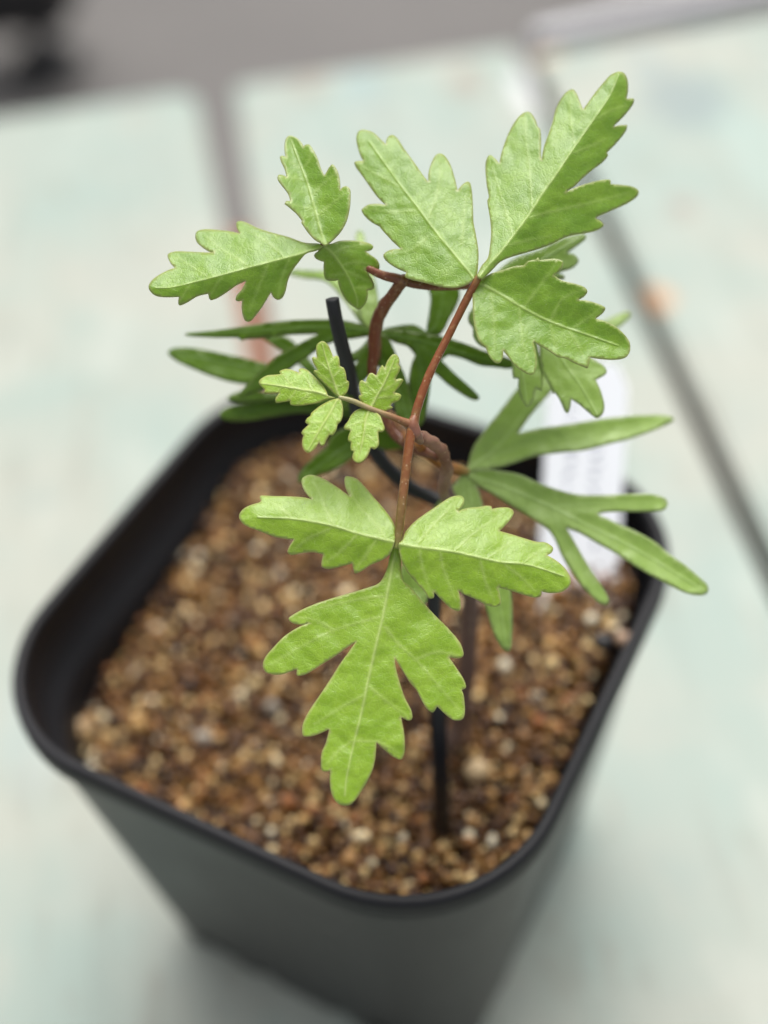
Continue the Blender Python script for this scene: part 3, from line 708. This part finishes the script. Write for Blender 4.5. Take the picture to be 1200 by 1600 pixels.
leaflet(Dd, f7, [(846,568),(800,565),(750,580),(710,620),(690,660),(660,700),(665,722),(710,730),(690,780),(690,810),(712,820),(708,860),(715,885),(735,885),(722,930),(735,960),(775,973),(820,945),(850,890),(860,860),(890,870),(920,840),(920,790),(915,740),(950,740),(965,715),(955,680),(930,620),(890,590)],
        [(850,572),(820,660),(810,750),(790,850),(765,950)], [[(820,660),(750,680),(670,710)],[(812,740),(760,770),(700,810)],[(800,810),(760,850),(720,880)],[(820,680),(880,700),(950,730)],[(810,760),(860,790),(910,840)]],
        .1499, -0.2, -3.2, 0.4, 0.8, 0.3, mat='young', seed=14, vw=3.0, gap=3.4)

# leaf behind the upper right one
E_ = stalk([(628, 438, .1555, 8), (655, 445, .1560, 7), (690, 448, .1570, 6), (725, 447, .1585, 5.5), (765, 446, .1605, 5), (790, 450, .1618, 4)], 'shoot')
E_['label'] = 'leaf half hidden behind the upper right leaf'
f6 = (720, 360, 4.2857)
leaflet(E_, f6, [(290,390),(260,330),(230,290),(350,190),(520,130),(600,90),(700,45),(815,22),(838,35),(835,60),(770,110),(715,150),(760,160),(790,205),(750,250),(680,275),(650,285),(690,300),(695,325),(640,330),(500,350),(380,390)],
        [(295,390),(420,290),(560,190),(810,40)], [[(480,250),(620,220),(770,200)]], .1620, 0, -1.8, 0.6, 0.6, 0.5, mat='old', seed=15, gap=5)
leaflet(E_, f6, [(310,400),(420,430),(500,560),(520,740),(545,930),(600,1050),(620,1095),(630,1085),(660,1130),(700,1215),(720,1220),(735,1180),(740,1130),(800,1170),(870,1230),(910,1255),(950,1230),(962,1170),(940,1080),(905,1000),(960,970),(978,945),(960,910),(900,870),(860,840),(760,680),(600,500),(440,390)],
        [(310,400),(480,600),(620,780),(720,930),(800,1040),(910,1230)], [[(700,900),(820,930),(960,945)],[(640,810),(660,1000),(710,1180)]], .1620, 0.2, -1.6, 0.5, 0.5, 0.3, mat='old', seed=16, gap=5)
leaflet(E_, f6, [(300,400),(200,420),(110,490),(58,550),(50,610),(78,652),(82,710),(115,760),(160,785),(260,790),(340,850),(350,985),(385,990),(385,1080),(420,1150),(445,1180),(480,1150),(500,1080),(505,1060),(545,1075),(550,1000),(545,930),(500,720),(420,520),(340,410)],
        [(300,400),(320,600),(390,850),(440,1140)], [[(330,640),(230,700),(130,740)],[(310,520),(200,560),(90,600)]], .1622, 0, -1.4, 0.5, 0.5, 0.3, mat='old', seed=17, gap=5)

# narrow-lobed lower leaf on the right
fF = (690, 560, 2.79)
Ff = stalk([(652, 692, .1600, 8), (672, 712, .1632, 9), (698, 728, .1660, 9), (716, 733, .1668, 9), (730, 737, .1672, 7)], 'ochre')
Ff['label'] = 'right lower leaf with long narrow lobes'
leaflet(Ff, fF, [(104,486),(112,480),(120,440),(140,380),(190,310),(260,220),(330,130),(400,50),(500,-40),(640,-130),(760,-190),(815,-205),(823,-185),(790,-150),(700,-80),(580,20),(500,120),(430,200),(380,260),(335,325),(420,305),(560,285),(700,262),(850,248),(960,246),(1005,255),(1012,270),(990,285),(920,315),(820,350),(720,375),(620,400),(500,412),(400,428),(320,455),(250,475),(180,485),(120,494)],
        [(106,490),(250,380),(400,180),(500,50),(800,-190)], [[(180,440),(400,375),(700,320),(1000,262)]], .1670, 0.3, -2.4, -0.5, 0.6, 0.6, mat='old', seed=18, gap=5.5)
leaflet(Ff, fF, [(100,498),(150,482),(240,487),(340,505),(420,540),(500,570),(590,592),(700,595),(820,590),(920,592),(975,610),(985,635),(970,660),(900,668),(800,668),(720,670),(680,678),(760,715),(850,755),(930,800),(990,850),(1060,900),(1120,950),(1160,990),(1160,1020),(1130,1033),(1060,1020),(960,970),(860,915),(760,850),(670,800),(600,760),(545,740),(580,800),(620,870),(670,950),(710,1010),(730,1055),(715,1075),(680,1060),(620,1000),(560,920),(520,850),(490,780),(450,735),(390,695),(300,640),(220,590),(160,555),(115,520)],
        [(104,504),(300,570),(480,650),(600,710),(850,835),(1140,1010)], [[(480,650),(620,635),(960,630)],[(480,660),(560,830),(710,1060)]], .1670, 0.1, -1.8, -0.5, 0.6, -0.2, mat='old', seed=19, gap=5.5)
leaflet(Ff, (600, 740, 4.0), [(500,-8),(430,70),(350,160),(270,280),(190,420),(120,560),(100,650),(150,760),(230,830),(265,800),(290,700),(340,560),(400,440),(450,380),(520,520),(590,700),(640,850),(680,980),(730,1080),(770,1112),(795,1090),(803,950),(800,800),(770,600),(720,450),(660,330),(620,200),(590,100),(545,0)],
        [(522,-8),(560,250),(680,600),(765,1080)], [[(520,30),(440,250),(300,500),(180,700)]], .1672, 0, -1.6, 0.3, 0.3, 0.3, mat='old', seed=20, gap=5.5)

# narrow-lobed leaves on the left, around the shoot
f4 = (530, 400, 3.75); f3 = (250, 470, 3.871); f5 = (450, 600, 3.871)
G = stalk([(586, 560, .1630, 9), (588, 540, .1640, 8), (590, 525, .1648, 6)], 'shoot')
G['label'] = 'dark narrow-lobed leaf spreading around the left shoot'
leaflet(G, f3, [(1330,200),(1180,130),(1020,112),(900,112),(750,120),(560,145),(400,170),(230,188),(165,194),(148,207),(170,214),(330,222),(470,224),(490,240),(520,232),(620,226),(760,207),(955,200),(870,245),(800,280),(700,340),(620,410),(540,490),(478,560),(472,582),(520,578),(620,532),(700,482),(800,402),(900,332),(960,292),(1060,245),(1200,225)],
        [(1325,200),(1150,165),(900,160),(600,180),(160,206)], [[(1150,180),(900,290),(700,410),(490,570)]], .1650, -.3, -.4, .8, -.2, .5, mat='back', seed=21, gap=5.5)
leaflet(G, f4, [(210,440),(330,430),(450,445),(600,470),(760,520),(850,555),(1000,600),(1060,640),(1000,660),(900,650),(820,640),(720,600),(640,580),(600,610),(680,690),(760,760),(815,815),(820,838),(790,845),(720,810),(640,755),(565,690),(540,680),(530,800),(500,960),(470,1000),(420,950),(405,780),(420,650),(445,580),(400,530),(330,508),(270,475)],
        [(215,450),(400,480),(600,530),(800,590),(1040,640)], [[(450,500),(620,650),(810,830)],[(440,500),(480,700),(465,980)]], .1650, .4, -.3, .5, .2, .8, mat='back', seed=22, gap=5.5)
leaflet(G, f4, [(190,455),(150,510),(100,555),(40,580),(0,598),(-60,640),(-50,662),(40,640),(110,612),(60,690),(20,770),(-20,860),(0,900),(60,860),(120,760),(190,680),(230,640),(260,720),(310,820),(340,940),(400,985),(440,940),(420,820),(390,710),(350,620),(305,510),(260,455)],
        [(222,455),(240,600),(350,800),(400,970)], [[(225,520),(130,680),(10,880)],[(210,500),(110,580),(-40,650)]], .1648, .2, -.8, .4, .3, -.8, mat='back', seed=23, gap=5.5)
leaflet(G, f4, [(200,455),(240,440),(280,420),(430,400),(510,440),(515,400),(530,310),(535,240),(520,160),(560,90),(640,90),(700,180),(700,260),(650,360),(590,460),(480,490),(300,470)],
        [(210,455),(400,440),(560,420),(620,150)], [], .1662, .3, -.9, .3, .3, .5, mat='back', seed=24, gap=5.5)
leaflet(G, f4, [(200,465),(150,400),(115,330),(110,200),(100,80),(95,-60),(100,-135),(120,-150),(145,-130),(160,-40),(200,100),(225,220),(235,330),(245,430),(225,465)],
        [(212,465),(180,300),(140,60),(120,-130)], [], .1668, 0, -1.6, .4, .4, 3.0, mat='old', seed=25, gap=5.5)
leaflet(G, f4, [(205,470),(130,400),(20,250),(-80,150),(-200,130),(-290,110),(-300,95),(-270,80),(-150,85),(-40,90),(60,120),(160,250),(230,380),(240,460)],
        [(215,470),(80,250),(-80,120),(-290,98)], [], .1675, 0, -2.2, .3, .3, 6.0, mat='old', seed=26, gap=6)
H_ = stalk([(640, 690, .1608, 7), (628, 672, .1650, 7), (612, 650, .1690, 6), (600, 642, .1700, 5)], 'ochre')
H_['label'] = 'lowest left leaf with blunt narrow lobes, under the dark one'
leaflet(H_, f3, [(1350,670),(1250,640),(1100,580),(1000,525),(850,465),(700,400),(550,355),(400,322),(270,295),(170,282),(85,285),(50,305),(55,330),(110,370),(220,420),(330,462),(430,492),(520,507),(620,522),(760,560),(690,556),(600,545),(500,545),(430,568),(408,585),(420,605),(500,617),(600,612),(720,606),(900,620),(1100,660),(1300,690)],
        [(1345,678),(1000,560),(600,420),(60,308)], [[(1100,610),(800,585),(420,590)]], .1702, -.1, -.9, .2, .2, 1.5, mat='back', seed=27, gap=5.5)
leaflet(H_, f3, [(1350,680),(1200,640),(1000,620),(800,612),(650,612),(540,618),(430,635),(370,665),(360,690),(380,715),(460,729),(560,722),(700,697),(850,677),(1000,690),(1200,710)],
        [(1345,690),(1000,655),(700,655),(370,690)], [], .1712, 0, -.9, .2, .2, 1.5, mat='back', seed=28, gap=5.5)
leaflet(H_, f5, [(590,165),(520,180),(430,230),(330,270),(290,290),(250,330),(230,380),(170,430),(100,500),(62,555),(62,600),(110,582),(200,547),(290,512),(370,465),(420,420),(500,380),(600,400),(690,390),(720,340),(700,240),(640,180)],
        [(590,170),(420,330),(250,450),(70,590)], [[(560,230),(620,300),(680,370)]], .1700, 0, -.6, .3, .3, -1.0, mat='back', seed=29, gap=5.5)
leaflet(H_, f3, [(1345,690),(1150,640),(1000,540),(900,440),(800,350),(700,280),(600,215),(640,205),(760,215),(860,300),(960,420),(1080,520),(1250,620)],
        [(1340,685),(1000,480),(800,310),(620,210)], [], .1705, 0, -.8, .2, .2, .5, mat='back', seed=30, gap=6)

# ---------------------------------------------------------------- black support wire hooked round the stem
t = NT('black_plastic_coating'); co = t.coords()
M['wire'] = t.done(t.bsdf((.011, .012, .015), t.math('MULTIPLY_ADD', t.noise(co, 600), .25, .3), .5, t.bump(t.noise(co, 1500), .2, .0002)))
WD = on_soil(691, 1290); w0 = unproj(691, 1290, WD)
wire = tube('support_wire', pxpath([(519, 467, .1560, 11), (524, 495, .1570, 11), (533, 535, .1590, 11.5), (545, 580, .1620, 11.5), (556, 635, .1665, 11.5), (576, 690, .1695, 11.5), (604, 729, .1712, 11.5), (640, 761, .1722, 11.5), (685, 783, .1722, 11.5),
    (722, 806, .1700, 11.5), (728, 838, .1680, 11.5), (706, 870, .1685, 11.5), (684, 910, .1705, 11.5), (677, 960, .1730, 12), (681, 1060, .1780, 13), (687, 1180, .1835, 14), (691, 1290, WD, 15), (694, 1330, WD + .006, 15)]), M['wire'], None, w0, sides=16, cap=.05)
tag(wire, 'bent black plastic coated wire hooked round the seedling stem and pushed into the gravel', 'support wire')

# ---------------------------------------------------------------- white plant label leaning on the rim
M['label'] = simple('white_label_plastic', (.84, .86, .90), .4, .5)
M['ink'] = simple('faded_grey_ink', (.22, .24, .32), .6, .3)
tl = [np.array(unproj(*p)) for p in ((847, 975, .2135), (953, 975, .2135), (977, 592, .2160), (862, 592, .2160))]
uy = (tl[3] + tl[2] - tl[0] - tl[1]) / 2; TLn = np.linalg.norm(uy); uy /= TLn
ux = tl[1] - tl[0]; ux -= uy * (ux @ uy); TW = np.linalg.norm(ux); ux /= TW; TW = .0135
uz = np.cross(ux, uy)
o0 = (tl[0] + tl[1]) / 2
lab = empty('plant_label', o0)
mw = Matrix.Identity(4)
for i in range(3): mw[i][0] = ux[i]; mw[i][1] = uy[i]; mw[i][2] = uz[i]; mw[i][3] = o0[i]
lab.matrix_world = mw
tag(lab, 'white plastic plant label with blurred grey handwriting leaning on the right rim', 'plant label')
bm = bmesh.new(); hw_ = TW / 2
pts = [(-hw_ * .5, -.006), (hw_ * .5, -.006), (hw_, .003), (hw_, TLn - .001), (hw_ * .72, TLn + .0028), (-hw_ * .72, TLn + .0028), (-hw_, TLn - .001), (-hw_, .003)]
f = bm.faces.new([bm.verts.new((x, y, 0)) for x, y in pts])
ex = bmesh.ops.extrude_face_region(bm, geom=[f])
for v in ex['geom']:
    if isinstance(v, bmesh.types.BMVert): v.co.z -= .0006
bm_obj('label_strip', bm, M['label'], lab)
def scribble(x, y0, y1, amp, seed):
    """one line of small joined pen strokes running up the strip"""
    rs = random.Random(seed); V = []; Fc = []; y = y0; P = []
    while y < y1:
        for k in range(rs.randint(3, 6)):
            P.append((x + rs.uniform(-amp, amp), y)); y += rs.uniform(.00018, .00045)
        P.append(None); y += rs.uniform(.0004, .0012)
    w = .00016
    for a, b in zip(P[:-1], P[1:]):
        if a is None or b is None: continue
        a_, b_ = np.array(a), np.array(b); d = (b_ - a_) / np.linalg.norm(b_ - a_); nn = np.array([-d[1], d[0]]) * w
        i0 = len(V)
        for q, z in ((a_ - nn, .00005), (b_ - nn, .00005), (b_ + nn, .00005), (a_ + nn, .00005)): V.append((q[0], q[1], z))
        Fc.append((i0, i0 + 1, i0 + 2, i0 + 3))
    link('handwriting', mesh('handwriting', V, Fc), M['ink'], lab, smooth=False)
scribble(.0020, .0130, TLn * .80, .0010, 3)
scribble(-.0024, .0150, TLn * .88, .0009, 5)
